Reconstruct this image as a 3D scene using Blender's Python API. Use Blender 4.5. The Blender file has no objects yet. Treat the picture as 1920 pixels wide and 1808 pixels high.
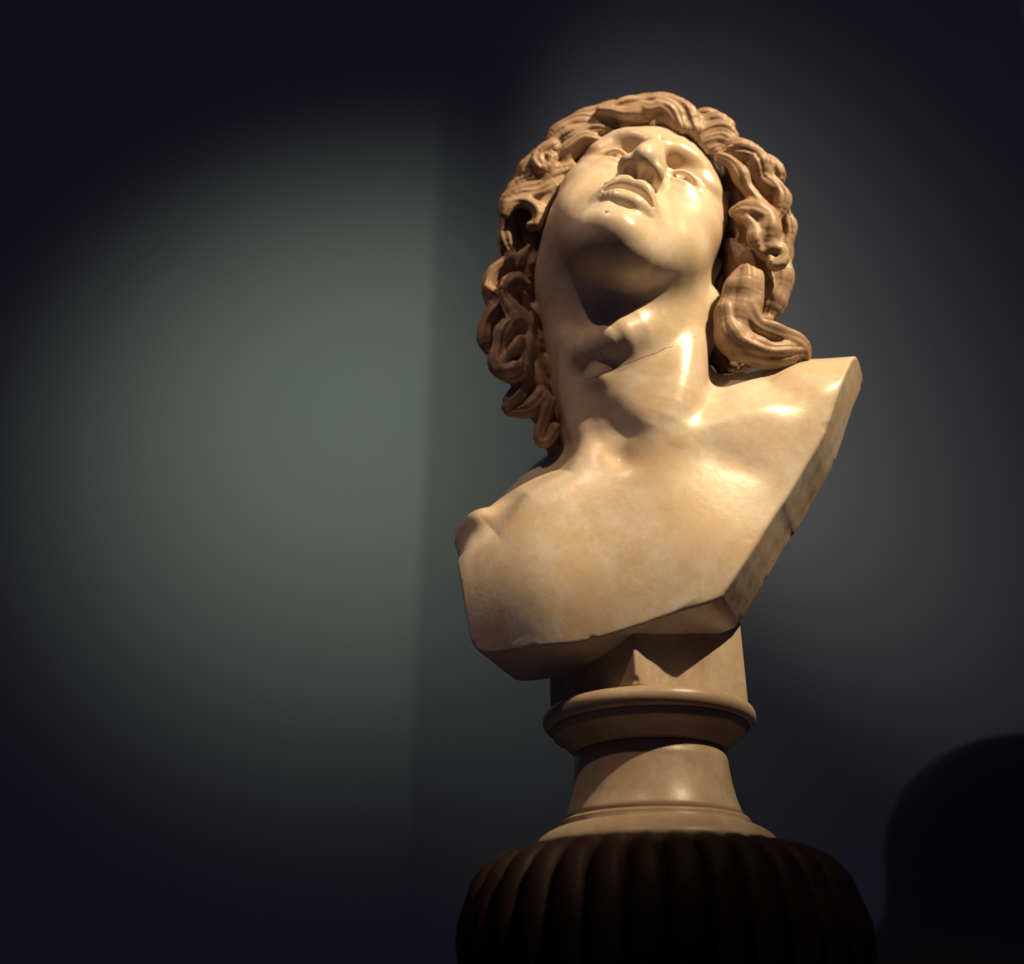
import bpy, math, random
import numpy as np
import openvdb as vdb
from concurrent.futures import ThreadPoolExecutor

random.seed(7); np.random.seed(7)
SC = bpy.context.scene
COL = SC.collection
R = math.radians
import os

# ---------------------------------------------------------------- camera / world / lamps
S = 0.0007                      # metres per sculpting unit
F = 2000.0                      # focal length in units of the 1920-wide frame
PITCH = R(27.0)
CAMPOS = np.array([0.0, 0.0, 1.55])
cR = np.array([1.0, 0.0, 0.0])
cU = np.array([0.0, -math.sin(PITCH), math.cos(PITCH)])
cB = np.array([0.0, -math.cos(PITCH), -math.sin(PITCH)])


def to_world(q):
    """sculpting frame (right, up, toward the viewer; units) -> world metres"""
    q = np.asarray(q, float)
    return CAMPOS + S * (q[..., 0:1] * cR + q[..., 1:2] * cU + (q[..., 2:3] - F) * cB)


def dir_world(d):
    d = np.asarray(d, float)
    return d[0] * cR + d[1] * cU + d[2] * cB


def ray_pt(px, py, z):
    k = (F - z) / F
    return np.array([(px - 960.0) * k, (904.0 - py) * k, z])


cam_d = bpy.data.cameras.new('camera')
cam = bpy.data.objects.new('camera', cam_d)
COL.objects.link(cam)
cam.location = CAMPOS
cam.rotation_euler = (R(90) + PITCH, 0, 0)
cam_d.sensor_width = 36.0
cam_d.lens = F / 1920.0 * 36.0
cam_d.clip_start = 0.05
cam_d.clip_end = 60.0
cam_d.dof.use_dof = True
cam_d.dof.focus_distance = (F - 180) * S
cam_d.dof.aperture_fstop = (cam_d.lens * 0.001) / 0.019
SC.camera = cam

w = bpy.data.worlds.new("World"); SC.world = w; w.use_nodes = True
bg = w.node_tree.nodes['Background']
bg.inputs['Color'].default_value = (0.62, 0.52, 0.92, 1)
bg.inputs['Strength'].default_value = 0.022

SC.view_settings.view_transform = 'Standard'
SC.view_settings.look = 'None'
SC.view_settings.exposure = 0.0
SC.cycles.use_denoising = True
SC.cycles.max_bounces = 6
SC.cycles.diffuse_bounces = 2


def spot(name, pos, target, power, col, size, radius, blend):
    d = bpy.data.lights.new(name, 'SPOT')
    d.energy = power; d.color = col; d.spot_size = R(size); d.spot_blend = blend
    d.shadow_soft_size = radius
    o = bpy.data.objects.new(name, d); COL.objects.link(o)
    o.location = pos
    v = np.array(target) - np.array(pos)
    from mathutils import Vector
    o.rotation_euler = Vector(v).to_track_quat('-Z', 'Y').to_euler()
    return o


BUSTC = to_world(np.array([240.0, 150.0, 120.0]))     # middle of the bust
HEADC = to_world(np.array([228.0, 330.0, 150.0]))


def lamp_pos(az, el, dist, c=BUSTC):
    a, e = R(az), R(el)
    return c + dist * np.array([math.sin(a) * math.cos(e), -math.cos(a) * math.cos(e), math.sin(e)])


spot('key_lamp', lamp_pos(42, 42, 2.9), BUSTC + np.array([0, 0, 0.15]), 590, (1.0, 0.775, 0.46), 21.5, 0.03, 0.85)
spot('second_lamp', lamp_pos(-27, 50, 2.9), BUSTC + np.array([0, 0, 0.13]), 80, (1.0, 0.66, 0.44), 21.5, 0.03, 0.85)
spot('wall_lamp', (-0.72, 1.95, 4.05), (-0.62, 4.15, 4.02), 54, (0.90, 1.0, 0.86), 90, 0.08, 1.0)
spot('wall_lamp', (1.6, 2.2, 4.7), (1.95, 5.75, 5.5), 98, (1.0, 0.94, 0.91), 88, 0.08, 1.0)

# ---------------------------------------------------------------- helpers
def tag(o, label=None, cat=None, group=None, kind=None):
    if label: o['label'] = label
    if cat: o['category'] = cat
    if group: o['group'] = group
    if kind: o['kind'] = kind
    return o


def empty(name, loc):
    o = bpy.data.objects.new(name, None); COL.objects.link(o); o.location = loc
    o.empty_display_size = 0.05
    return o


def mesh_obj(name, verts, faces, mat, parent=None, smooth=True):
    """verts in world metres"""
    verts = np.asarray(verts, np.float32)
    off = np.array(parent_world(parent), np.float32)
    me = bpy.data.meshes.new(name)
    me.from_pydata((verts - off).tolist(), [], [list(f) for f in faces])
    me.update()
    if smooth:
        me.polygons.foreach_set('use_smooth', np.ones(len(me.polygons), bool))
    o = bpy.data.objects.new(name, me); COL.objects.link(o)
    if mat: me.materials.append(mat)
    if parent: o.parent = parent
    return o


def parent_world(p):
    v = np.zeros(3)
    while p is not None:
        v = v + np.array(p.location); p = p.parent
    return v


def quads_obj(name, verts, quads, mat, parent=None, normals=None):
    off = parent_world(parent)
    me = bpy.data.meshes.new(name)
    nv, nq = len(verts), len(quads)
    me.vertices.add(nv); me.vertices.foreach_set('co', (verts - off).astype(np.float32).ravel())
    me.loops.add(nq * 4); me.loops.foreach_set('vertex_index', quads.astype(np.int32).ravel())
    me.polygons.add(nq)
    me.polygons.foreach_set('loop_start', np.arange(nq, dtype=np.int32) * 4)
    me.polygons.foreach_set('use_smooth', np.ones(nq, bool))
    me.update(calc_edges=True)
    if normals is not None:
        me.normals_split_custom_set_from_vertices(normals.astype(np.float32))
    me.materials.append(mat)
    o = bpy.data.objects.new(name, me); COL.objects.link(o)
    if parent: o.parent = parent
    return o


# ---- implicit-surface tools (float32 arrays)
def smin(a, b, k):
    h = np.maximum(k - np.abs(a - b), 0.0) / k
    return np.minimum(a, b) - h * h * k * 0.25


def smax(a, b, k):
    return -smin(-a, -b, k)


def ell(x, y, z, c, r):
    px, py, pz = (x - c[0]) / r[0], (y - c[1]) / r[1], (z - c[2]) / r[2]
    k0 = np.sqrt(px * px + py * py + pz * pz) + 1e-6
    k1 = np.sqrt((px / r[0]) ** 2 + (py / r[1]) ** 2 + (pz / r[2]) ** 2) + 1e-6
    return k0 * (k0 - 1.0) / k1


def rell(x, y, z, c, r, M):
    """ellipsoid with its axes given by the rows of M"""
    dx, dy, dz = x - c[0], y - c[1], z - c[2]
    a = dx * M[0][0] + dy * M[0][1] + dz * M[0][2]
    b = dx * M[1][0] + dy * M[1][1] + dz * M[1][2]
    d = dx * M[2][0] + dy * M[2][1] + dz * M[2][2]
    return ell(a, b, d, (0, 0, 0), r)


def cap(x, y, z, a, b, ra, rb):
    ax, ay, az = a; bx, by, bz = b[0] - ax, b[1] - ay, b[2] - az
    px, py, pz = x - ax, y - ay, z - az
    t = np.clip((px * bx + py * by + pz * bz) / (bx * bx + by * by + bz * bz), 0, 1)
    dx, dy, dz = px - t * bx, py - t * by, pz - t * bz
    return np.sqrt(dx * dx + dy * dy + dz * dz) - (ra + (rb - ra) * t)


def tube(x, y, z, pts, rs):
    d = None
    for i in range(len(pts) - 1):
        e = cap(x, y, z, pts[i], pts[i + 1], rs[i], rs[i + 1])
        d = e if d is None else np.minimum(d, e)
    return d


def spline(pts, n):
    """Catmull-Rom through pts (rows), n samples"""
    P = np.asarray(pts, float)
    P = np.vstack([2 * P[0] - P[1], P, 2 * P[-1] - P[-2]])
    m = len(P) - 3
    out = []
    for s in np.linspace(0, m - 1e-6, n):
        i = int(s); t = s - i
        a, b, c, d = P[i], P[i + 1], P[i + 2], P[i + 3]
        out.append(0.5 * (2 * b + (c - a) * t + (2 * a - 5 * b + 4 * c - d) * t * t + (3 * b - a - 3 * c + d) * t ** 3))
    return np.array(out)


def stube(x, y, z, pts, rs, n=9):
    """smooth tapering tube through control points"""
    q = spline([tuple(p) + (r_,) for p, r_ in zip(pts, rs)], n)
    return tube(x, y, z, q[:, :3], q[:, 3])


def softplus(a, k):
    return 0.5 * (a + np.sqrt(a * a + k * k))


def bump(d2, s):
    return np.exp(-d2 / (2 * s * s))


def mesh_field(f, lo, hi, vox, coarse=8, slack=1.8):
    """sparse surface extraction of the field f (negative inside); returns verts (units), quads"""
    lo = np.array(lo, float); hi = np.array(hi, float)
    bs = vox * coarse
    nb = np.ceil((hi - lo) / bs).astype(int)
    g = np.stack(np.meshgrid(*[np.arange(k) for k in nb], indexing='ij'), -1).reshape(-1, 3)
    cen = (lo + (g + 0.5) * bs - 0.5 * vox).astype(np.float32)
    d = f(cen[:, 0], cen[:, 1], cen[:, 2])
    act = g[np.abs(d) < bs * 0.866 * slack + 2 * vox]
    o = np.arange(coarse)
    loc = np.stack(np.meshgrid(o, o, o, indexing='ij'), -1).reshape(-1, 3)
    grid = vdb.FloatGrid(vox * 4)
    grid.gridClass = vdb.GridClass.LEVEL_SET
    def work(a):
        ijk = (a[:, None, :] * coarse + loc[None]).reshape(-1, 3)
        p = (lo + ijk * vox).astype(np.float32)
        v = f(p[:, 0], p[:, 1], p[:, 2])
        return a, np.clip(v, -vox * 4, vox * 4).reshape(-1, coarse, coarse, coarse)
    CH = 900
    with ThreadPoolExecutor(4) as ex:
        for a, v in ex.map(work, [act[s:s + CH] for s in range(0, len(act), CH)]):
            for i in range(len(a)):
                grid.copyFromArray(v[i], ijk=tuple(int(q) for q in a[i] * coarse))
    grid.signedFloodFill()
    V, Q = grid.convertToQuads(0.0)
    V = np.asarray(V, float) * vox + lo
    return V, np.asarray(Q)[:, ::-1]


# ---------------------------------------------------------------- materials
def node_mat(name):
    m = bpy.data.materials.new(name); m.use_nodes = True
    nt = m.node_tree; b = nt.nodes['Principled BSDF']
    return m, nt, b


def marble(name, base, stain, pale, rough=0.32, sss=0.12, scale=1.0, bumpd=0.0016, dirt=0.5, cracks=()):
    m, nt, b = node_mat(name)
    L = nt.links.new
    tc = nt.nodes.new('ShaderNodeTexCoord')
    def noise(sc, det, rough_, dist=0.0):
        n = nt.nodes.new('ShaderNodeTexNoise'); n.inputs['Scale'].default_value = sc * scale
        n.inputs['Detail'].default_value = det; n.inputs['Roughness'].default_value = rough_
        n.inputs['Distortion'].default_value = dist
        L(tc.outputs['Object'], n.inputs['Vector']); return n
    def ramp(src, p0, p1, c0=(0, 0, 0, 1), c1=(1, 1, 1, 1)):
        r = nt.nodes.new('ShaderNodeValToRGB')
        r.color_ramp.elements[0].position = p0; r.color_ramp.elements[1].position = p1
        r.color_ramp.elements[0].color = c0; r.color_ramp.elements[1].color = c1
        L(src, r.inputs[0]); return r
    def mix(fac, a, c):
        x = nt.nodes.new('ShaderNodeMix'); x.data_type = 'RGBA'
        if isinstance(fac, float): x.inputs[0].default_value = fac
        else: L(fac, x.inputs[0])
        for v, i in ((a, 6), (c, 7)):
            if isinstance(v, tuple): x.inputs[i].default_value = v
            else: L(v, x.inputs[i])
        return x.outputs[2]
    n1 = noise(21, 8, 0.72, 0.3); n2 = noise(26, 7, 0.7, 0.4); n3 = noise(120, 4, 0.7); n4 = noise(5.0, 5, 0.6, 1.0)
    c = mix(ramp(n1.outputs[0], 0.40, 0.60).outputs[0], base + (1,), pale + (1,))
    r4 = ramp(n4.outputs[0], 0.44, 0.66)
    c = mix(r4.outputs[0], c, stain + (1,))
    r2 = ramp(n2.outputs[0], 0.50, 0.72, (0, 0, 0, 1), (dirt,) * 3 + (1,))
    c = mix(r2.outputs[0], c, tuple(v * 0.74 for v in stain) + (1,))
    r3 = ramp(n3.outputs[0], 0.60, 0.78, (0, 0, 0, 1), (dirt * .8,) * 3 + (1,))
    c = mix(r3.outputs[0], c, tuple(v * 0.5 for v in stain) + (1,))
    wob = noise(40, 3, 0.6)
    for nrm, dd, cen, rad_, th in cracks:
        dp = nt.nodes.new('ShaderNodeVectorMath'); dp.operation = 'DOT_PRODUCT'
        L(tc.outputs['Object'], dp.inputs[0]); dp.inputs[1].default_value = nrm
        a1 = nt.nodes.new('ShaderNodeMath'); a1.operation = 'MULTIPLY_ADD'
        L(wob.outputs[0], a1.inputs[0]); a1.inputs[1].default_value = 0.008; L(dp.outputs['Value'], a1.inputs[2])
        a2 = nt.nodes.new('ShaderNodeMath'); a2.operation = 'SUBTRACT'; L(a1.outputs[0], a2.inputs[0]); a2.inputs[1].default_value = dd + 0.004
        a3 = nt.nodes.new('ShaderNodeMath'); a3.operation = 'ABSOLUTE'; L(a2.outputs[0], a3.inputs[0])
        a4 = nt.nodes.new('ShaderNodeMapRange'); L(a3.outputs[0], a4.inputs[0]); a4.inputs[1].default_value = th * .4; a4.inputs[2].default_value = th
        a4.inputs[3].default_value = 0.55; a4.inputs[4].default_value = 0.0
        ds = nt.nodes.new('ShaderNodeVectorMath'); ds.operation = 'DISTANCE'; L(tc.outputs['Object'], ds.inputs[0]); ds.inputs[1].default_value = cen
        a5 = nt.nodes.new('ShaderNodeMapRange'); L(ds.outputs['Value'], a5.inputs[0]); a5.inputs[1].default_value = rad_ * .7; a5.inputs[2].default_value = rad_
        a5.inputs[3].default_value = 1.0; a5.inputs[4].default_value = 0.0
        a6 = nt.nodes.new('ShaderNodeMath'); a6.operation = 'MULTIPLY'; L(a4.outputs[0], a6.inputs[0]); L(a5.outputs[0], a6.inputs[1])
        c = mix(a6.outputs[0], c, (0.10, 0.05, 0.03, 1))
    L(c, b.inputs['Base Color'])
    rr = nt.nodes.new('ShaderNodeMapRange')
    rr.inputs[3].default_value = rough - 0.06; rr.inputs[4].default_value = rough + 0.16
    L(n2.outputs[0], rr.inputs[0]); L(rr.outputs[0], b.inputs['Roughness'])
    b.inputs['Subsurface Weight'].default_value = sss
    b.inputs['Subsurface Radius'].default_value = (1.0, 0.55, 0.28)
    b.inputs['Subsurface Scale'].default_value = 0.005
    bp = nt.nodes.new('ShaderNodeBump'); bp.inputs['Strength'].default_value = 0.35
    bp.inputs['Distance'].default_value = bumpd
    nb = noise(34, 8, 0.62)
    L(nb.outputs[0], bp.inputs['Height']); L(bp.outputs[0], b.inputs['Normal'])
    return m


RING = ray_pt(1215, 1345, 180.0)
BASE = to_world(RING)


def crack(p0, p1, p2, rad, th=0.0011):
    a, b_, c = [to_world(np.array(p)) - BASE for p in (p0, p1, p2)]
    a, b_, c = a.ravel(), b_.ravel(), c.ravel()
    nn = np.cross(b_ - a, c - a); nn /= np.linalg.norm(nn)
    return tuple(nn), float(nn @ a), tuple((a + b_ + c) / 3), rad, th


M_FLESH = marble('polished_marble', (0.70, 0.55, 0.385), (0.68, 0.50, 0.34), (0.79, 0.70, 0.61), rough=0.26, sss=0.12, dirt=0.34,
                 cracks=(crack(ray_pt(1325, 622, 120), ray_pt(1205, 668, 190), ray_pt(1112, 706, 175), 0.105),))
M_HAIR = marble('aged_hair_marble', (0.43, 0.285, 0.185), (0.32, 0.195, 0.125), (0.50, 0.36, 0.25), rough=0.42, sss=0.0, bumpd=0.0012, dirt=0.7)
M_SOCLE = marble('socle_marble', (0.45, 0.34, 0.235), (0.36, 0.25, 0.17), (0.52, 0.42, 0.315), rough=0.34, sss=0.05, dirt=0.5,
                 cracks=(crack(ray_pt(1325, 1232, 170), ray_pt(1396, 1283, 60), ray_pt(1325, 1232, 60), 0.06, 0.0014),))
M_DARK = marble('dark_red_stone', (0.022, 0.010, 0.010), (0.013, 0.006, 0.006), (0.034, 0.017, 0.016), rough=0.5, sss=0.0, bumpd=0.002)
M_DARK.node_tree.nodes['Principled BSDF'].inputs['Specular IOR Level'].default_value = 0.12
M_HAIR.node_tree.nodes['Principled BSDF'].inputs['Specular IOR Level'].default_value = 0.35

m, nt, b = node_mat('wall_paint')
n = nt.nodes.new('ShaderNodeTexNoise'); n.inputs['Scale'].default_value = 1.3; n.inputs['Detail'].default_value = 4
tc = nt.nodes.new('ShaderNodeTexCoord'); nt.links.new(tc.outputs['Object'], n.inputs['Vector'])
r = nt.nodes.new('ShaderNodeValToRGB')
r.color_ramp.elements[0].color = (0.37, 0.39, 0.385, 1); r.color_ramp.elements[1].color = (0.41, 0.42, 0.415, 1)
nt.links.new(n.outputs[0], r.inputs[0]); nt.links.new(r.outputs[0], b.inputs['Base Color'])
b.inputs['Roughness'].default_value = 0.8
M_WALL = m
m, nt, b = node_mat('dark_matte')  # even dark tone for the unidentified mass at the right edge
n = nt.nodes.new('ShaderNodeTexNoise'); n.inputs['Scale'].default_value = 6; n.inputs['Detail'].default_value = 4
r = nt.nodes.new('ShaderNodeValToRGB')
r.color_ramp.elements[0].color = (0.05, 0.045, 0.055, 1); r.color_ramp.elements[1].color = (0.075, 0.07, 0.08, 1)
nt.links.new(n.outputs[0], r.inputs[0]); nt.links.new(r.outputs[0], b.inputs['Base Color'])
b.inputs['Roughness'].default_value = 0.7
M_SIL = m

# ---------------------------------------------------------------- head (canonical, cm; y forward, z up, eye line z = 0)
HZ = -140.0
HP, HY, HRL, HS = R(41.5), R(11.5), R(-26.5), 22.2
HT = np.array([238.8, 476.0, HZ])


def head_matrix():
    ca, sa = math.cos(HP), math.sin(HP); cb, sb = math.cos(HY), math.sin(HY); cc, s_ = math.cos(HRL), math.sin(HRL)
    H = np.array([[cb, -sb, 0], [sb, cb, 0], [0, 0, 1]])
    B = np.array([[1, 0, 0], [0, 0, 1], [0, 1, 0]])
    X = np.array([[1, 0, 0], [0, ca, sa], [0, -sa, ca]])
    Z = np.array([[cc, -s_, 0], [s_, cc, 0], [0, 0, 1]])
    return Z @ X @ B @ H


HM = head_matrix()


def head_pt(x, y, z):
    return HM @ (np.array([x, y, z]) * HS) + HT


def head_px(x, y, z):
    q = head_pt(x, y, z); k = F / (F - q[2])
    return 960 + q[0] * k, 904 - q[1] * k


def head_sdf(x, y, z):
    z = z + 0.07 * x                                                            # slight natural asymmetry
    x = np.where(x > 2.5, 2.5 + (x - 2.5) * 0.86, x)                            # this side is a little fuller
    ax = np.sqrt(x * x + 0.002)
    d = ell(x, y, z, (0, -1.0, 3.5), (7.2, 9.2, 8.0))
    d = smin(d, ell(x, y, z, (0, 1.5, -2.4), (6.5, 6.9, 8.4)), 1.5)
    d = smin(d, ell(x, y, z, (0, 2.2, 4.4), (6.5, 6.8, 5.2)), 1.6)            # forehead
    d = smin(d, ell(ax, y, z, (4.6, 3.6, 0.2), (2.2, 3.4, 4.2)), 1.8)           # temples
    d = smin(d, ell(ax, y, z, (4.0, 4.9, -2.4), (2.6, 2.7, 2.2)), 1.6)          # cheekbones
    d = smin(d, ell(ax, y, z, (3.4, 4.7, -5.8), (3.0, 3.1, 3.5)), 1.8)          # cheeks
    d = smin(d, cap(ax, y, z, (4.7, 0.4, -4.6), (1.2, 6.5, -10.3), 1.7, 1.85), 3.4)   # jaw
    d = smin(d, ell(x, y, z, (0, 7.1, -10.9), (2.3, 1.9, 1.75)), 1.2)           # chin
    d = smin(d, cap(x, y, z, (0.25, 5.3, -9.2), (0.4, -1.0, -6.0), 2.9, 6.0), 2.6)   # under the chin
    d = smin(d, ell(x, y, z, (0, 6.6, -6.7), (3.3, 2.75, 3.0)), 1.4)            # muzzle
    # sockets
    d = smax(d, -ell(ax, y, z, (3.1, 9.3, 0.7), (2.0, 1.55, 1.1)), 1.0)
    d = smin(d, ell(ax, y, z, (3.9, 6.9, 1.5), (1.7, .85, .8)), .8)             # fold over the lid
    d = smax(d, -ell(ax, y, z, (1.75, 9.6, 1.0), (0.8, 1.6, 1.05)), 0.8)
    # brow
    d = smin(d, stube(ax, y, z, [(0.75, 8.7, 2.35), (2.2, 8.5, 2.85), (4.0, 7.5, 2.9), (5.4, 5.4, 1.9)], [.62, .68, .66, .5]), 1.5)
    z0 = z; z = z0 + 0.5
    d = smin(d, ell(ax, y, z, (3.2, 6.5, -0.95), (2.05, 1.7, 1.5)), 0.5)       # eyeball and lower lid
    d = smin(d, stube(ax, y, z, [(1.55, 7.7, -.4), (2.4, 8.1, -.52), (3.3, 8.1, -.58), (4.2, 7.5, -.62), (5.1, 6.2, -.75)], [.12, .17, .2, .18, .14]), 0.5)
    d = smax(d, -stube(ax, y, z, [(1.6, 8.0, .12), (2.4, 8.25, .18), (3.3, 8.2, .2), (4.2, 7.55, .05), (5.0, 6.5, -.3)], [.1, .26, .32, .28, .12]), 0.35)
    d = smin(d, stube(ax, y, z, [(1.6, 7.6, .6), (2.4, 8.0, 1.08), (3.3, 8.0, 1.2), (4.2, 7.3, .92), (5.1, 6.1, .15)], [.14, .2, .24, .22, .14]), 0.4)
    z = z0
    # nose
    n_ = cap(x, y, z, (0, 8.75, 2.0), (0, 10.75, -3.2), .78, .84)
    n_ = smin(n_, ell(x, y, z, (0, 8.6, -2.4), (1.85, 1.9, 2.9)), 1.1)
    n_ = smin(n_, ell(x, y, z, (0, 10.8, -4.0), (.88, .95, .84)), .8)
    n_ = smin(n_, ell(ax, y, z, (1.22, 9.7, -4.2), (.78, 1.15, .8)), .6)
    n_ = smin(n_, cap(x, y, z, (0, 10.9, -4.35), (0, 9.4, -4.45), .5, .5), .4)
    d = smin(d, n_, .6)
    d = smax(d, -rell(ax, y, z, (.74, 9.75, -4.98), (.46, .85, .62), ((.93, -.3, .1), (.3, .93, 0), (-.1, 0, 1))), .3)
    d = smax(d, -ell(x, y, z, (0, 10.0, 2.7), (.3, 1.0, .6)), .5)             # furrow between the brows
    # mouth
    d = smin(d, stube(ax, y, z, [(2.2, 8.25, -7.95), (1.8, 8.9, -7.25), (1.15, 9.5, -6.5), (.35, 9.68, -6.3), (0, 9.62, -6.4)], [.3, .52, .64, .6, .56], 12), .8)
    d = smin(d, stube(ax, y, z, [(2.05, 8.25, -8.1), (1.55, 8.9, -8.1), (.8, 9.22, -8.02), (0, 9.28, -8.0)], [.22, .52, .70, .73]), .4)
    d = smin(d, stube(ax, y, z, [(1.45, 8.7, -8.4), (.7, 9.12, -8.48), (0, 9.18, -8.5)], [.35, .58, .62], 7), .35)
    d = smin(d, ell(x, y, z, (0, 8.25, -9.3), (1.7, 1.12, .8)), .7)
    d = smax(d, -stube(ax, y, z, [(2.28, 8.4, -8.1), (1.8, 9.15, -7.62), (1.0, 9.6, -7.38), (0, 9.7, -7.32)], [.06, .22, .33, .35], 12), .2)
    d = smin(d, ell(x, y, z, (0, 8.3, -7.0), (1.3, .9, .24)), .12)              # teeth
    d = smax(d, -ell(x, y, z, (0, 9.85, -9.12), (1.25, .62, .2)), .5)              # mentolabial furrow
    d = smin(d, ell(x, y, z, (0, 8.2, -10.6), (1.7, 1.25, 1.1)), .9)          # chin boss
    d = smax(d, -cap(x, y, z, (0, 9.9, -5.3), (0, 10.1, -5.9), .12, .18), .5)   # philtrum
    d = smax(d, -ell(x, y, z, (-1.0, 9.15, -10.7), (.13, .3, .13)), .08)        # drilled pit in the chin
    # the one ear that the hair leaves partly bare
    e = stube(x, y, z, [(6.75, 1.0, -4.6), (7.15, 1.7, -2.9), (7.3, 1.8, -0.8)], [.4, .34, .34], 6)
    e = smin(e, ell(x, y, z, (7.45, .9, -5.3), (.9, .9, 1.05)), .3)
    e = smin(e, cap(x, y, z, (5.8, .2, -4.6), (6.9, .2, -4.6), .7, .6), .4)
    d = smin(d, e, .3)
    return d


# ---------------------------------------------------------------- torso (local frame: v right, u up, n forward)
TN = np.array([-.20, .36, .91]); TN /= np.linalg.norm(TN)
TU = np.array([.33, .91, 0.0]); TU[2] = -(TU[0] * TN[0] + TU[1] * TN[1]) / TN[2]; TU /= np.linalg.norm(TU)
TV = np.cross(TU, TN)
TO = ray_pt(1160, 866, 170.0)


def poly_sd(x, y, poly):
    """signed distance to a closed polygon, negative inside"""
    d = np.full(np.shape(x), 1e12); s = np.ones(np.shape(x))
    n = len(poly)
    for i in range(n):
        ax, ay = poly[i]; bx, by = poly[(i + 1) % n]
        ex, ey = bx - ax, by - ay
        wx, wy = x - ax, y - ay
        t = np.clip((wx * ex + wy * ey) / (ex * ex + ey * ey + 1e-9), 0, 1)
        qx, qy = wx - ex * t, wy - ey * t
        d = np.minimum(d, qx * qx + qy * qy)
        c1 = y >= ay; c2 = y < by; c3 = ex * wy > ey * wx
        flip = (c1 & c2 & c3) | (~c1 & ~c2 & ~c3)
        s = np.where(flip, -s, s)
    return s * np.sqrt(d)


def torso_h(v, u):
    """front relief of the chest"""
    h = -v * v / 1500.0 - np.where(v < 0, v * v / 5000.0, 0)
    b_ = softplus(-u, 60.0)
    h = h + 0.36 * b_ - b_ * b_ / 1150.0
    h = h - 0.66 * softplus(u - np.where(v > 0, 0.8, 0.35) * v - 14.0, 26.0)
    if FOLD:
        sd = -poly_sd(v, u, FOLD)
        h = h - 75.0 * (1.0 - np.exp(-softplus(sd - 4.0, 15.0) / 38.0))
    for (pts, amp, sig) in RELIEF:
        d2 = None
        for i in range(max(1, len(pts) - 1)):
            a = pts[i]; b_ = pts[min(i + 1, len(pts) - 1)]
            bx, by = b_[0] - a[0], b_[1] - a[1]
            L2 = bx * bx + by * by + 1e-6
            t = np.clip(((v - a[0]) * bx + (u - a[1]) * by) / L2, 0, 1)
            e = (v - a[0] - t * bx) ** 2 + (u - a[1] - t * by) ** 2
            d2 = e if d2 is None else np.minimum(d2, e)
        h = h + amp * np.exp(-d2 / (2 * sig * sig))
    return h


RELIEF = []
FOLD = []


def px_vu(px, py):
    """where the view ray through a point of the photograph meets the chest relief"""
    z = 170.0
    lo_, hi_ = -500.0, 700.0
    zs = np.linspace(hi_, lo_, 600)
    k = (F - zs) / F
    P = np.stack([(px - 960) * k, (904 - py) * k, zs], -1) - TO
    g = P @ TN - torso_h((P @ TV), (P @ TU))
    i = np.argmax(g < 0)
    if g[i] > 0: i = int(np.argmin(g))
    return float(P[i] @ TV), float(P[i] @ TU)


def relief_px(pts, amp, sig):
    return ([px_vu(*p) for p in pts], amp, sig)


_f = [px_vu(*p) for p in ((1066, 880), (1035, 897), (990, 925), (955, 972), (932, 1002), (890, 1026), (846, 1050))]
FOLD = _f + [(_f[-1][0] - 300, _f[-1][1]), (_f[-1][0] - 300, 400), (_f[0][0] - 5, 400)]
_r = [relief_px([(1160, 856)], -14, 16),                                        # sternal notch
      relief_px([(1290, 822), (1350, 768), (1425, 705), (1500, 672)], 7, 24),   # clavicle
      relief_px([(1450, 725), (1480, 735)], -13, 26), relief_px([(1335, 852), (1410, 880)], -5, 24),
      relief_px([(1150, 990), (1125, 1070), (1100, 1210)], -4, 40),
      relief_px([(1330, 1000)], 12, 90), relief_px([(1010, 1090)], 12, 70),
      relief_px([(900, 968)], 34, 28), relief_px([(1252, 905)], 5, 34)]
RELIEF = _r
CUT_PX = [(1606, 655), (1584, 705), (1546, 816), (1505, 885), (1473, 938), (1462, 952), (1443, 981), (1409, 1038), (1364, 1103),
          (1348, 1125), (1264, 1151), (1187, 1179), (1093, 1207), (1025, 1213), (948, 1224), (905, 1227), (889, 1215), (880, 1196), (870, 1140), (862, 1085), (851, 1040)]
TOP_PX = [(851, 1040), (841, 1008), (846, 982), (875, 953), (910, 940), (950, 905), (991, 865), (1033, 833), (1100, 770)]
CUT = [px_vu(*p) for p in CUT_PX]
for _ in range(2):                                   # worn, rounded corners
    q_ = [CUT[0]]
    for a, b_ in zip(CUT[:-1], CUT[1:]):
        q_ += [(.78 * a[0] + .22 * b_[0], .78 * a[1] + .22 * b_[1]), (.22 * a[0] + .78 * b_[0], .22 * a[1] + .78 * b_[1])]
    CUT = q_ + [CUT[-1]]
CUT = CUT + [(-900, 150), (-900, 900), (900, 900)]
TOPS = [px_vu(*p) for p in TOP_PX]
_t2 = [px_vu(*p) for p in [(1290, 640), (1345, 690), (1400, 688), (1460, 672), (1520, 661), (1606, 655)]]
TOPP = [(-300, -900)] + [(TOPS[0][0], -900)] + TOPS + _t2 + [(900, _t2[-1][1]), (900, -900)]


_rs = np.random.RandomState(5)
CHIPS = [tuple(_rs.normal(0, .075, 3)) + (_rs.uniform(0, 6.3), .09) for _ in range(9)]


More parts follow.
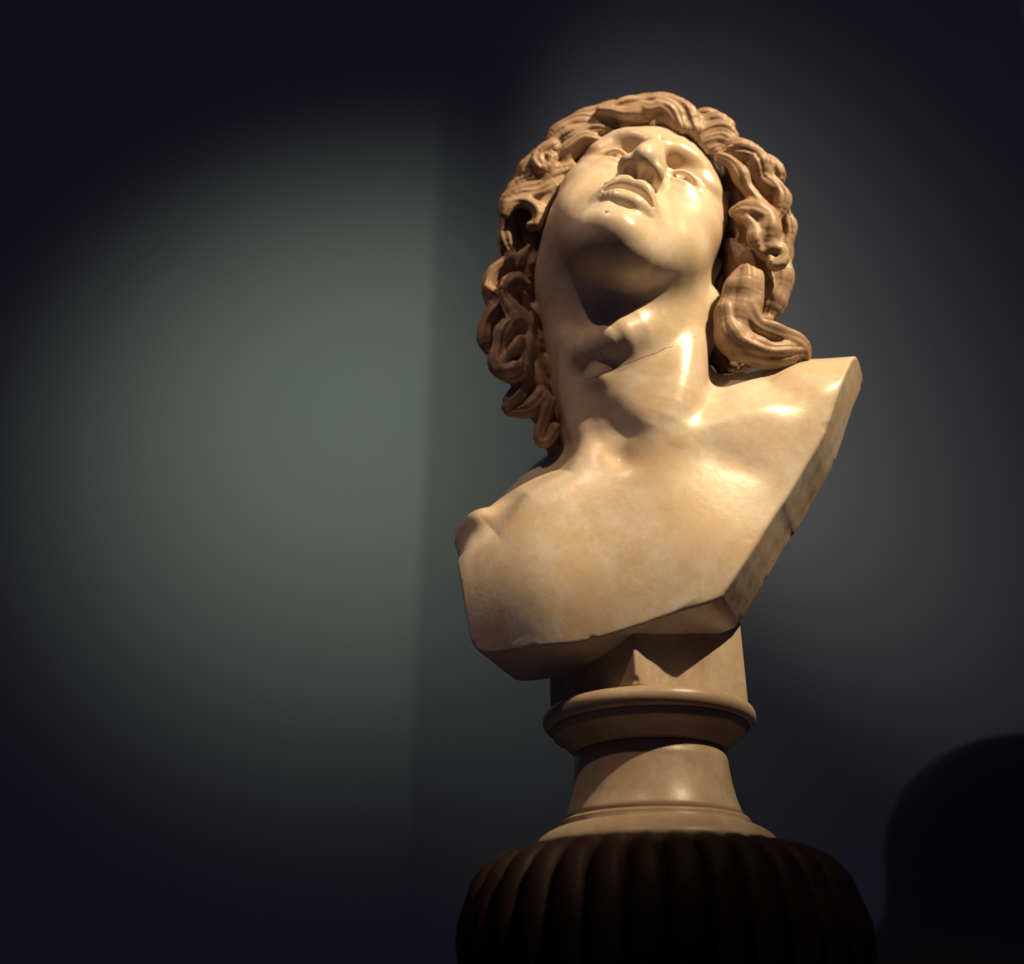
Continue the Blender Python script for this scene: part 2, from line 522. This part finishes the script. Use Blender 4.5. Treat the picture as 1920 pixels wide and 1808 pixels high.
def torso_sdf(X, Y, Z):
    qx, qy, qz = X - TO[0], Y - TO[1], Z - TO[2]
    v = qx * TV[0] + qy * TV[1] + qz * TV[2]
    u = qx * TU[0] + qy * TU[1] + qz * TU[2]
    n = qx * TN[0] + qy * TN[1] + qz * TN[2]
    h = torso_h(v, u)
    dh = (n - h) * 0.85
    db = (h - 125.0 - 0.14 * softplus(-u - 120.0, 60.0) - n) * 0.85
    top = poly_sd(v, u, TOPP)
    d = smax(dh, top, 46.0)
    d = smax(d, db, 24.0)
    rough = 0
    for (a, b_, c, ph, am) in CHIPS:
        rough = rough + am * np.sin(v * a + u * b_ + n * c + ph)
    rough = np.maximum(rough, -1.2) * 0.8
    cut = poly_sd(v - 0.20 * (h - n), u + 0.04 * (h - n), CUT) + rough
    e_ = np.abs(d) + np.abs(cut)
    nick = np.maximum(np.sin(v * .11 + 2.1 * np.sin(u * .043)) * np.sin(u * .097 + 1.7 * np.sin(v * .05)) * np.sin(v * .023 + u * .031 + 1.0) - .38, 0)
    return smax(d, cut, 5.0) + 4.5 * nick * np.exp(-e_ / 9.0)


NB = head_pt(0, -1.5, -5.9)
NK = TO + TN * -145 + TU * 20 + TV * 42


def neck_core(X, Y, Z):
    return cap(X, Y, Z, NB, NK, 146, 150)


def neck_pt(px, py, inset):
    """point a given depth under the front of the neck, on the ray through a point of the photograph"""
    zs = np.linspace(500, -200, 700); k = (F - zs) / F
    X, Y = (px - 960) * k, (904 - py) * k
    d = neck_core(X, Y, zs)
    i = np.argmax(d < 0) if (d < 0).any() else int(np.argmin(d))
    return np.array([X[i], Y[i], zs[i] - inset])


NECK_T1 = [neck_pt(*p) for p in ((1296, 600, 16), (1288, 680, 17), (1258, 780, 14))] + [ray_pt(1206, 858, 138)]
NECK_T2 = [neck_pt(*p) for p in ((1072, 640, 18), (1075, 740, 18), (1092, 810, 14))] + [ray_pt(1108, 868, 128)]
NECK_A = [neck_pt(*p) for p in ((1106, 656, 8), (1180, 626, 9), (1300, 590, 26))]
NECK_B = [neck_pt(*p) for p in ((1128, 708, 12), (1312, 634, 32))]
NECK_P = [neck_pt(*p) for p in ((1130, 780, -30), (1152, 825, -30), (1163, 866, -26))]


def neck_sdf(X, Y, Z):
    d = neck_core(X, Y, Z)
    d = smin(d, stube(X, Y, Z, NECK_T1, [22, 26, 24, 16], 14), 55)
    d = smin(d, stube(X, Y, Z, NECK_T2, [10, 15, 12, 7], 14), 36)
    d = smin(d, stube(X, Y, Z, NECK_A, [25, 36, 42], 10), 32)
    d = smin(d, cap(X, Y, Z, NECK_B[0], NECK_B[1], 16, 34), 26)
    d = smax(d, -stube(X, Y, Z, NECK_P, [12, 26, 26], 12), 50)
    return d


def body_sdf(X, Y, Z):
    px, py, pz = (X - HT[0]) / HS, (Y - HT[1]) / HS, (Z - HT[2]) / HS
    hx = px * HM[0, 0] + py * HM[1, 0] + pz * HM[2, 0]
    hy = px * HM[0, 1] + py * HM[1, 1] + pz * HM[2, 1]
    hz = px * HM[0, 2] + py * HM[1, 2] + pz * HM[2, 2]
    d = np.sqrt((X - HT[0]) ** 2 + (Y - HT[1]) ** 2 + (Z - HT[2]) ** 2) - 230
    near = d < 210
    if near.any():
        d[near] = head_sdf(hx[near], hy[near], hz[near]) * HS
    dn = neck_sdf(X, Y, Z)
    d = smin(d, dn, 52)
    dt = d.copy(); dt[:] = 500
    low = Y < 420
    if low.any():
        dt[low] = torso_sdf(X[low], Y[low], Z[low])
    return smin(d, dt, 30)


import os, time
VOX = 2.0
t0 = time.time()
V, Q = mesh_field(body_sdf, (-190, -440, -420), (800, 760, 520), VOX)
print('body', len(V), len(Q), time.time() - t0)

# ---------------------------------------------------------------- assemble
SL = S * 1.0225
bust = empty('marble_bust', BASE)
tag(bust, 'polished cream marble bust of a long-haired youth gazing upward', 'bust')
body = quads_obj('figure', to_world(V), Q, M_FLESH, bust)


# ---------------------------------------------------------------- hair: carved locks
def zb(px, py):
    return -100.0 + 0.10 * (px - 1200.0) + 0.28 * (py - 230.0)


LOCKS = []


def lock(pts, rs, dz=0.0, n=7, g=0.15, ph=None):
    """one carved lock: (x, y[, extra depth]) along the strand, radii, number of carved grooves"""
    P = []
    for p in pts:
        P.append(ray_pt(p[0], p[1], zb(p[0], p[1]) + dz + (p[2] if len(p) > 2 else 0.0)))
    add_lock(P, rs, n, g, ph)


def add_lock(P, rs, n, g, ph=None, view=(0, 0.15, 1)):
    P = np.array(P)
    t = np.linspace(0, 1, len(P)); tr = np.linspace(0, 1, len(rs))
    r_ = np.interp(t, tr, rs) * 1.09
    L_ = np.linalg.norm(np.diff(P, axis=0), axis=1).sum()
    q = spline(np.c_[P, r_], int(np.clip(L_ / 9.0, 8, 26)))
    pts, rad = q[:, :3], np.maximum(q[:, 3], 2.5)
    tan = np.diff(pts, axis=0); seg = np.linalg.norm(tan, axis=1); tan /= seg[:, None]
    w_ = np.array(view, float)
    tn = np.vstack([tan[:1], tan[:-1] + tan[1:], tan[-1:]]); tn /= np.linalg.norm(tn, axis=1)[:, None] + 1e-6
    u1 = np.zeros_like(tn); u1[0] = np.cross(tn[0], w_); u1[0] /= np.linalg.norm(u1[0]) + 1e-6
    for i in range(1, len(tn)):                      # frames carried along the strand without twist
        a_ = u1[i - 1] - tn[i] * (u1[i - 1] @ tn[i]); u1[i] = a_ / (np.linalg.norm(a_) + 1e-6)
    u2 = np.cross(tn, u1)
    s0 = np.r_[0, np.cumsum(seg)]
    LOCKS.append(dict(p=pts, r=rad, t=tan, L=seg, u1=u1, u2=u2, s=s0, n=n, g=g,
                      ph=random.uniform(0, 6.28) if ph is None else ph, tw=random.uniform(-.012, .012),
                      lo=(pts - rad[:, None]).min(0) - 16, hi=(pts + rad[:, None]).max(0) + 16))


# crest over the forehead
lock([(1302, 242), (1285, 212), (1258, 196), (1228, 191)], [12, 16, 15, 8], 18)
lock([(1278, 240), (1264, 214), (1241, 203), (1215, 209), (1194, 220)], [9, 12, 12, 7], 26)
lock([(1264, 238), (1250, 224), (1233, 223), (1223, 233)], [6, 8, 8, 5], 22, 4)
lock([(1240, 191), (1205, 194), (1178, 197), (1150, 205), (1126, 216)], [13, 14, 13, 7], 14)
lock([(1232, 202), (1218, 207), (1203, 201), (1188, 212), (1170, 215), (1146, 208), (1126, 206)], [8, 9, 10, 10, 9, 9, 6], 30, 5)
lock([(1312, 236), (1296, 217), (1282, 203)], [9, 11, 7], 2)
lock([(1275, 196), (1235, 189), (1200, 195), (1165, 203)], [12, 14, 14, 9], -26)
lock([(1150, 203), (1118, 213), (1085, 224), (1060, 240)], [12, 14, 14, 10], -24)
# tuft on the right of the forehead
lock([(1302, 244), (1326, 226), (1350, 225), (1363, 234)], [9, 12, 11, 6], 4)
lock([(1308, 255), (1335, 242), (1360, 242), (1378, 254)], [9, 12, 11, 6], 8)
lock([(1318, 268), (1345, 258), (1366, 262), (1377, 274)], [7, 10, 9, 5], 10)
lock([(1292, 228), (1312, 219), (1342, 221), (1368, 236)], [10, 12, 12, 8], -22)
lock([(1330, 282), (1352, 272), (1372, 276), (1388, 288)], [7, 9, 9, 6], 6)
# right side
lock([(1350, 290), (1384, 284), (1412, 294), (1424, 316), (1428, 338), (1444, 354)], [10, 19, 20, 20, 15, 9], 6, 8)
lock([(1428, 296), (1446, 306), (1459, 324), (1461, 346)], [9, 12, 12, 5], -14)
lock([(1350, 297), (1370, 306), (1386, 326), (1398, 350), (1416, 372), (1432, 384)], [8, 11, 13, 12, 8, 4], 26)
lock([(1426, 336), (1450, 348), (1466, 368), (1465, 392), (1455, 414)], [11, 14, 14, 12, 7], 4)
lock([(1404, 396), (1424, 402), (1442, 418), (1448, 440), (1444, 462)], [6, 11, 13, 12, 7], 34, 5)
lock([(1400, 412), (1412, 428), (1414, 450), (1422, 470)], [6, 10, 11, 6], 40, 4)
lock([(1376, 398), (1400, 400), (1430, 412), (1436, 434), (1428, 458), (1440, 478)], [9, 21, 27, 25, 18, 10], 20, 9)
lock([(1432, 474), (1450, 464), (1468, 472), (1468, 490), (1452, 498), (1443, 486)], [8, 11, 11, 10, 9, 6], 28, 4)
lock([(1464, 390), (1475, 415), (1478, 440), (1472, 464)], [10, 13, 13, 8], -18)
lock([(1464, 480), (1462, 520), (1456, 555), (1442, 588), (1432, 604)], [16, 22, 21, 15, 6], -30, 8)
lock([(1385, 350), (1392, 385), (1398, 430), (1412, 470), (1430, 510)], [16, 20, 22, 22, 18], -28, 7)
lock([(1368, 458), (1388, 480), (1410, 506), (1428, 540)], [10, 20, 24, 18], -16, 7)
# lock that falls beside the neck and on to the shoulder
lock([(1380, 522), (1370, 552), (1360, 590), (1358, 630), (1376, 664)], [12, 16, 16, 16, 11], 30, 4)
lock([(1398, 512), (1394, 546), (1382, 590), (1378, 632), (1396, 664)], [16, 20, 19, 18, 12], 36, 4)
lock([(1416, 520), (1416, 552), (1404, 590), (1394, 622), (1408, 648)], [12, 16, 16, 14, 10], 28, 4)
lock([(1404, 580, 34), (1420, 608, 32), (1450, 622, 24), (1482, 632, 12), (1504, 648, 2), (1512, 668, -6)], [12, 15, 15, 14, 11, 7], 0, 5)
lock([(1378, 630, 36), (1412, 652, 34), (1452, 660, 24), (1494, 660, 8)], [15, 19, 17, 11], 0, 6)
lock([(1390, 660, 30), (1420, 674, 22), (1450, 680, 14), (1484, 674, 6)], [12, 14, 13, 9], 0, 5)
lock([(1362, 580), (1366, 612), (1384, 640), (1404, 648)], [10, 15, 15, 9], 44, 5)
# left side, from the forehead down
lock([(1152, 236), (1116, 230), (1080, 230), (1052, 243), (1034, 260), (1027, 274)], [7, 12, 15, 14, 10, 6], 0, 7)
lock([(1150, 252), (1124, 243), (1098, 244), (1078, 251), (1055, 259), (1036, 270)], [6, 10, 12, 12, 10, 6], 12)
lock([(1124, 264), (1098, 259), (1078, 268), (1060, 279), (1049, 286)], [6, 11, 11, 8, 5], 18)
lock([(1105, 275), (1082, 286), (1064, 298), (1050, 304)], [5, 8, 8, 5], 4)
lock([(1034, 276), (1016, 286), (1008, 305), (1014, 318), (1029, 313), (1033, 298), (1022, 292)], [10, 14, 15, 14, 13, 11, 8], 18, 5)
lock([(1074, 314), (1046, 326), (1011, 346), (978, 357), (954, 372), (944, 392)], [8, 13, 15, 15, 12, 7], 6, 7)
lock([(1056, 340), (1030, 357), (1000, 366), (972, 370), (952, 386)], [7, 12, 12, 10, 6], 18)
lock([(946, 402), (955, 386), (976, 379), (998, 386), (1010, 403), (1006, 422), (995, 424)], [8, 10, 10, 10, 11, 10, 6], 30, 5)
lock([(1034, 366), (1022, 385), (1016, 405)], [6, 9, 6], 20, 4)
lock([(948, 392), (950, 426), (953, 455), (962, 486)], [11, 14, 14, 9], -4)
lock([(972, 410), (984, 434), (996, 462), (1004, 500)], [14, 18, 18, 14], -26, 7)
lock([(992, 462), (980, 480), (972, 496)], [4, 8, 5], 12, 4)
lock([(960, 484), (934, 499), (918, 518), (913, 542), (919, 568)], [7, 9, 9, 10, 7], -4)
lock([(916, 541), (932, 552), (947, 546)], [6, 8, 6], 6, 4)
lock([(988, 534), (970, 527), (953, 538), (949, 556), (958, 578), (968, 602)], [9, 15, 15, 13, 13, 12], 20, 6)
lock([(950, 560), (927, 582), (911, 606), (908, 634), (914, 660)], [8, 11, 13, 12, 6], 0)
lock([(965, 600), (945, 622), (936, 650), (930, 678), (940, 698), (962, 702), (978, 688), (982, 664), (972, 646)], [9, 14, 14, 13, 13, 14, 14, 12, 8], 24, 6)
lock([(976, 636), (962, 656), (948, 674), (942, 688), (954, 692), (964, 684)], [7, 8, 7, 7, 7, 5], 40, 3)
lock([(970, 560), (976, 610), (975, 660), (985, 710)], [16, 26, 30, 22], -16, 8)
lock([(988, 714), (974, 738), (956, 764), (970, 771), (995, 766), (1014, 744)], [11, 17, 13, 12, 14, 15], 6, 7)
lock([(1030, 756), (1020, 788), (1012, 822), (1026, 828), (1040, 804)], [11, 13, 9, 9, 9], 4, 5)
lock([(1000, 480), (1006, 560), (1008, 640), (1018, 720), (1032, 800), (1042, 850)], [20, 26, 28, 26, 22, 12], -52, 8)
lock([(1000, 690), (1005, 725), (1012, 760), (1022, 780)], [12, 20, 20, 14], -14, 6)

# the crown and the back of the head, combed out from the whorl
for k in range(30):
    a0 = R(-200 + 220.0 * k / 29.0)
    P = []
    for i in range(7):
        f_ = i / 6.0
        el_ = R(74 - 118 * f_ - (k % 3) * 4)
        a = a0 + 0.16 * math.sin(f_ * 8 + k * 1.7)
        rr = 1.0 + 0.03 * math.sin(f_ * 9 + k * 2.3) - (0.06 if i == 0 else 0) + 0.05 * f_
        P.append(head_pt(8.3 * rr * math.cos(el_) * math.cos(a), -2.4 + 8.2 * rr * math.cos(el_) * math.sin(a), 4.0 + 8.3 * rr * math.sin(el_)))
    c_ = head_pt(0, -2.4, 4.0)
    add_lock(P, [12, 24, 27, 27, 24, 20, 9], 7, 0.16, view=tuple(np.mean(P, axis=0) - c_))

# filling between the locks, set back so that it stays in shade
for P_, r_, dz_ in (([(1384, 300), (1392, 360), (1396, 420), (1400, 470), (1408, 520)], [14, 24, 28, 26, 20], -50),
                    ([(1410, 300), (1430, 360), (1445, 430), (1448, 500), (1440, 560)], [24, 32, 34, 32, 20], -52),
                    ([(1425, 470), (1448, 520), (1440, 570)], [20, 30, 18], -40),
                    ([(1372, 470), (1380, 500), (1385, 535)], [12, 18, 14], -40),
                    ([(1010, 300), (985, 350), (968, 410), (972, 470), (990, 540)], [22, 28, 28, 28, 24], -56),
                    ([(937, 510), (934, 545), (942, 600), (955, 650)], [10, 18, 22, 24], -30),
                    ([(965, 650), (985, 700), (1000, 740), (1015, 775)], [22, 28, 26, 18], -34),
                    ([(1090, 250), (1060, 275), (1035, 300)], [16, 20, 18], -44),
                    ([(1080, 290), (1055, 310), (1030, 335)], [10, 14, 14], -40),
                    ([(1150, 218), (1200, 208), (1250, 208), (1300, 224)], [12, 16, 18, 14], -44),
                    ([(1120, 240), (1150, 236), (1187, 231), (1240, 228)], [10, 13, 14, 10], -52),
                    ([(1110, 280), (1090, 298), (1072, 316)], [9, 13, 10], -34),
                    ([(1362, 296), (1372, 325), (1378, 360)], [8, 13, 16], -36),
                    ([(945, 470), (950, 495), (958, 520)], [10, 14, 14], -30),
                    ([(1366, 300), (1376, 370), (1378, 430), (1368, 500)], [12, 20, 24, 20], -74),
                    ([(1352, 540), (1346, 600), (1348, 650), (1366, 690)], [20, 26, 28, 18], -78),
                    ([(1380, 690), (1420, 660), (1460, 650)], [14, 18, 12], -40),
                    ([(1440, 600), (1400, 600), (1400, 560)], [6, 14, 20], -16)):
    lock(P_, r_, dz_, 8, 0.15)
NLOCK = len(LOCKS)
MASS_C = [((0, -2.6, 3.6), (8.3, 8.5, 8.8)), ((0, -4.8, -3.0), (7.6, 5.6, 6.5))]


def hair_eval(X, Y, Z, want_id=False):
    px, py, pz = (X - HT[0]) / HS, (Y - HT[1]) / HS, (Z - HT[2]) / HS
    hx = px * HM[0, 0] + py * HM[1, 0] + pz * HM[2, 0]
    hy = px * HM[0, 1] + py * HM[1, 1] + pz * HM[2, 1]
    hz = px * HM[0, 2] + py * HM[1, 2] + pz * HM[2, 2]
    d = ell(hx, hy, hz, *MASS_C[0])
    d = (smin(d, ell(hx, hy, hz, *MASS_C[1]), 1.5) * HS).astype(np.float32)
    idx = np.full(X.shape, -1, np.int32); dmin = d.copy()
    for li, K in enumerate(LOCKS):
        m = np.nonzero((X > K['lo'][0]) & (X < K['hi'][0]) & (Y > K['lo'][1]) & (Y < K['hi'][1]) & (Z > K['lo'][2]) & (Z < K['hi'][2]))[0]
        if len(m) == 0: continue
        x, y, z = X[m], Y[m], Z[m]
        bd = np.full(len(m), 1e9, np.float32); bc = np.zeros(len(m), np.float32); bsn = bc.copy(); bs_ = bc.copy(); br = bc.copy()
        for i in range(len(K['t'])):
            p = K['p'][i]; t = K['t'][i]
            wx, wy, wz = x - p[0], y - p[1], z - p[2]
            s_ = np.clip(wx * t[0] + wy * t[1] + wz * t[2], 0, K['L'][i])
            dx, dy, dz = wx - s_ * t[0], wy - s_ * t[1], wz - s_ * t[2]
            rad = K['r'][i] + (K['r'][i + 1] - K['r'][i]) * (s_ / K['L'][i])
            e = np.sqrt(dx * dx + dy * dy + dz * dz)
            rad = rad * (1.0 + 0.10 * np.sin((s_ + K['s'][i]) * 0.11 + K['ph'] * 2))
            b = e - rad
            k = b < bd
            fr = s_ / K['L'][i]
            a, c, a2, c2 = K['u1'][i], K['u2'][i], K['u1'][i + 1] - K['u1'][i], K['u2'][i + 1] - K['u2'][i]
            bd = np.where(k, b, bd); br = np.where(k, rad, br)
            bc = np.where(k, dx * a[0] + dy * a[1] + dz * a[2] + fr * (dx * a2[0] + dy * a2[1] + dz * a2[2]), bc)
            bsn = np.where(k, dx * c[0] + dy * c[1] + dz * c[2] + fr * (dx * c2[0] + dy * c2[1] + dz * c2[2]), bsn)
            bs_ = np.where(k, s_ + K['s'][i], bs_)
        phi = np.arctan2(bsn, bc)
        wv = K['ph'] + K['tw'] * K['n'] * bs_ + 0.5 * np.sin(bs_ * 0.045 + K['ph'] * 3)
        gr = 0.5 + 0.5 * np.cos(K['n'] * phi + wv)
        fine = np.cos(K['n'] * 2.0 * phi + 2.3 * wv)
        bd = bd + K['g'] * np.minimum(br, 18) * gr * gr - 0.045 * np.clip(br - 9.0, 0, 9) * fine - 1.6 + 1.1 * np.sin(x * .085 + 1.3 * np.sin(z * .06)) * np.sin(y * .09 + z * .05)
        idx[m] = np.where(bd < dmin[m], li, idx[m]); dmin[m] = np.minimum(dmin[m], bd)
        d[m] = smin(d[m], bd.astype(np.float32), 11.0)
    return (d, idx) if want_id else d


t0 = time.time()
HV, HQ = mesh_field(hair_eval, (-240, -40, -460), (620, 860, 200), VOX * .95, slack=1.5)
print('hair', len(HV), len(HQ), time.time() - t0)
HWV = to_world(HV)
_tmp = bpy.data.meshes.new('t')
_tmp.from_pydata(HWV.tolist(), [], HQ.tolist()); _tmp.update()
HN = np.zeros(len(HV) * 3, np.float32); _tmp.vertices.foreach_get('normal', HN); HN = HN.reshape(-1, 3)
bpy.data.meshes.remove(_tmp)
fc = HV[HQ].mean(axis=1).astype(np.float32)
with ThreadPoolExecutor(4) as ex:
    HID = np.concatenate(list(ex.map(lambda s: hair_eval(fc[s:s + 60000, 0], fc[s:s + 60000, 1], fc[s:s + 60000, 2], True)[1], range(0, len(fc), 60000))))


def face_pairs(q):
    e = np.concatenate([q[:, [0, 1]], q[:, [1, 2]], q[:, [2, 3]], q[:, [3, 0]]]).astype(np.int64)
    e.sort(axis=1)
    key = e[:, 0] * (q.max() + 1) + e[:, 1]
    f_ = np.tile(np.arange(len(q)), 4)
    o_ = np.argsort(key, kind='stable'); key = key[o_]; f_ = f_[o_]
    m_ = key[1:] == key[:-1]
    return f_[:-1][m_], f_[1:][m_]


def components(n, a, b):
    lab = np.arange(n)
    while True:
        m_ = np.minimum(lab[a], lab[b]); old = lab.copy()
        np.minimum.at(lab, a, m_); np.minimum.at(lab, b, m_)
        lab = lab[lab]; lab = lab[lab]
        if (lab == old).all(): return lab


FA, FB = face_pairs(HQ)
for it in range(8):                                  # small splinters join the neighbouring lock
    same = HID[FA] == HID[FB]
    LAB = components(len(HQ), FA[same], FB[same])
    cnt = np.bincount(LAB, minlength=len(HQ))
    best = np.zeros(HID.max() + 2, int); np.maximum.at(best, HID + 1, cnt[LAB])
    small = (cnt[LAB] < best[HID + 1]) & (cnt[LAB] < 900)
    if not small.any(): break
    x1 = small[FA] & ~small[FB]; x2 = small[FB] & ~small[FA]
    if not (x1.any() or x2.any()): break
    new = HID.copy(); new[FA[x1]] = HID[FB[x1]]; new[FB[x2]] = HID[FA[x2]]
    lead = np.full(len(HQ), -9); lead[LAB[FA[x1]]] = HID[FB[x1]]; lead[LAB[FB[x2]]] = HID[FA[x2]]
    mv = small & (lead[LAB] > -9); HID[mv] = lead[LAB][mv]
same = HID[FA] == HID[FB]
LAB = components(len(HQ), FA[same], FB[same])


def hair_part(name, sel, parent):
    q = HQ[sel]
    used, inv = np.unique(q, return_inverse=True)
    return quads_obj(name, HWV[used], inv.reshape(-1, 4), M_HAIR, parent, HN[used])


labs, cnts = np.unique(LAB[HID < 0], return_counts=True)
hair = hair_part('hair', LAB == labs[np.argmax(cnts)], bust)
for l_ in np.unique(LAB):
    if l_ == labs[np.argmax(cnts)]: continue
    sel = LAB == l_
    if sel.sum() > 12:
        hair_part('hair_lock' if HID[l_] >= 0 else 'hair_patch', sel, hair)
print('hair parts', time.time() - t0)


def lathe(name, prof, mat, parent, n=128):
    vs, fs = [], []
    for (r_, h_) in prof:
        for k in range(n):
            a = 2 * math.pi * k / n
            vs.append((BASE[0] + SL * r_ * math.cos(a), BASE[1] + SL * r_ * math.sin(a), BASE[2] + SL * h_))
    for i in range(len(prof) - 1):
        for k in range(n):
            k2 = (k + 1) % n
            fs.append((i * n + k, i * n + k2, (i + 1) * n + k2, (i + 1) * n + k))
    fs.append(tuple(range(n))[::-1]); fs.append(tuple((len(prof) - 1) * n + k for k in range(n)))
    return mesh_obj(name, vs, fs, mat, parent)


def arc(cx, cz, rad, a0, a1, n=10, sx=1.0):
    return [(cx + sx * rad * math.cos(R(a0 + (a1 - a0) * i / n)), cz + rad * math.sin(R(a0 + (a1 - a0) * i / n))) for i in range(n + 1)]


socle = empty('bust_socle', to_world(RING))
tag(socle, 'turned round marble socle with torus ring under the bust', 'socle')
lathe('collar', [(60, -62), (124, -62), (130, -56), (140, -46), (152, -36), (158, -34), (158, -26), (164, -24)] + arc(160, -8, 16, -80, 80, 12) + [(150, 8.5), (60, 8.5)], M_SOCLE, socle)
lathe('stem', [(60, -64), (124, -64.0), (125, -85), (128, -112), (133, -138), (139, -158), (146, -170), (60, -170)][::-1], M_SOCLE, socle)
lathe('foot', [tuple(p) for p in ([(60, -170.5), (150, -170.5), (153, -175), (150, -180), (160, -184), (166, -186), (174, -190), (184, -197), (193, -207), (197, -218), (60, -218)])][::-1], M_SOCLE, socle)

# square pier, a chipped block
a_ = 236 * 1.0225 / 2
BW = BASE
pa = R(-57.5)
PX, PY = np.array([math.cos(pa), math.sin(pa)]), np.array([-math.sin(pa), math.cos(pa)])


def pier_sdf(X, Y, Z):
    a = X * PX[0] + Y * PX[1]; b = X * PY[0] + Y * PY[1]
    ch = 0
    for k in CHIPS:
        ch = ch + k[4] * 3.0 * np.sin(X * k[0] + Y * k[1] + Z * k[2] + k[3])
    e = smax(np.abs(a) - a_, np.abs(b) - a_, 3.0 + np.maximum(ch, 0) * 3)
    e = np.maximum(e, np.abs(Z - 160) - 152)
    return smax(e, -(np.sqrt((a - a_) ** 2 + (b + a_) ** 2 + (Z - 15) ** 2) - 8), 2)


PV, PQ = mesh_field(pier_sdf, (-190, -190, -10), (190, 190, 340), 3.0)
quads_obj('support_pier', PV * S + BASE, PQ, M_SOCLE, bust)

# fluted support under the socle
ped = empty('fluted_support', to_world(RING) + np.array([0, 0, -SL * 219]))
tag(ped, 'dark reddish gadrooned stone support under the turned socle, lost in shadow', 'pedestal')
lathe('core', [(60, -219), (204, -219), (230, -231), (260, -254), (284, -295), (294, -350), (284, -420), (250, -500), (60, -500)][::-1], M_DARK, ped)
NG = 34
gv, gf = None, None
for k in range(NG):
    an = 2 * math.pi * (k + 0.5) / NG
    path = [(205, -224), (218, -226), (232, -231), (248, -241), (264, -255), (278, -274), (289, -299), (297, -325), (299, -352), (290, -420)]
    vs, fs = [], []
    m_ = 8
    for i, (r_, h_) in enumerate(path):
        wd = r_ * math.pi / NG * (0.55 if i == 0 else (0.78 if i == 1 else 0.93))
        for q in range(m_ + 1):
            b_ = math.pi * q / m_
            off = -wd * math.cos(b_); up_ = 0.75 * wd * math.sin(b_)
            rr = r_ - 3 + up_ * (0.45 if h_ > -235 else 0.9); hh = h_ + up_ * (0.8 if h_ > -290 else 0.2)
            x_, y_ = rr, off
            vs.append((BASE[0] + SL * (x_ * math.cos(an) - y_ * math.sin(an)), BASE[1] + SL * (x_ * math.sin(an) + y_ * math.cos(an)), BASE[2] + SL * hh))
    for i in range(len(path) - 1):
        for q in range(m_):
            a = i * (m_ + 1) + q
            fs.append((a, a + 1, a + m_ + 2, a + m_ + 1))
    fs.append(tuple(range(m_ + 1))[::-1])
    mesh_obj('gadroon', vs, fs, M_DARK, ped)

# wall: two painted faces that meet at an outward corner left of the bust
wp = [(x, y, z) for z in (-1, 18) for x, y in ((-9, 4.15), (-0.41, 4.15), (-0.392, 4.153), (-0.375, 4.16), (6.0, 8.62), (6.0, 9.2), (-9, 9.2))]
nw = 7
wo = mesh_obj('wall', wp, [(k_, (k_ + 1) % nw, (k_ + 1) % nw + nw, k_ + nw) for k_ in range(nw)] + [tuple(range(nw, 2 * nw)), tuple(range(nw))[::-1]], M_WALL, smooth=False)
wo['kind'] = 'structure'
# a dark rounded mass of unknown kind, out of focus at the right edge
SILC = to_world(ray_pt(1960, 1612, -1700))


def sil_sdf(X, Y, Z):
    d = ell(X, Y, Z, (0, 0, 0), (290, 240, 232))
    d = smin(d, ell(X, Y, Z, (0, 0, -330), (520, 220, 260)), 140)
    return smax(d, -(Z + 420), 20)


DV, DQ = mesh_field(sil_sdf, (-560, -260, -450), (560, 260, 300), 12.0)
sil = quads_obj('dark_shape', DV * S * (F + 1700) / F + SILC, DQ, M_SIL)
sil['label'] = 'dark out-of-focus rounded shape low at the right edge'
sil['category'] = 'sculpture'
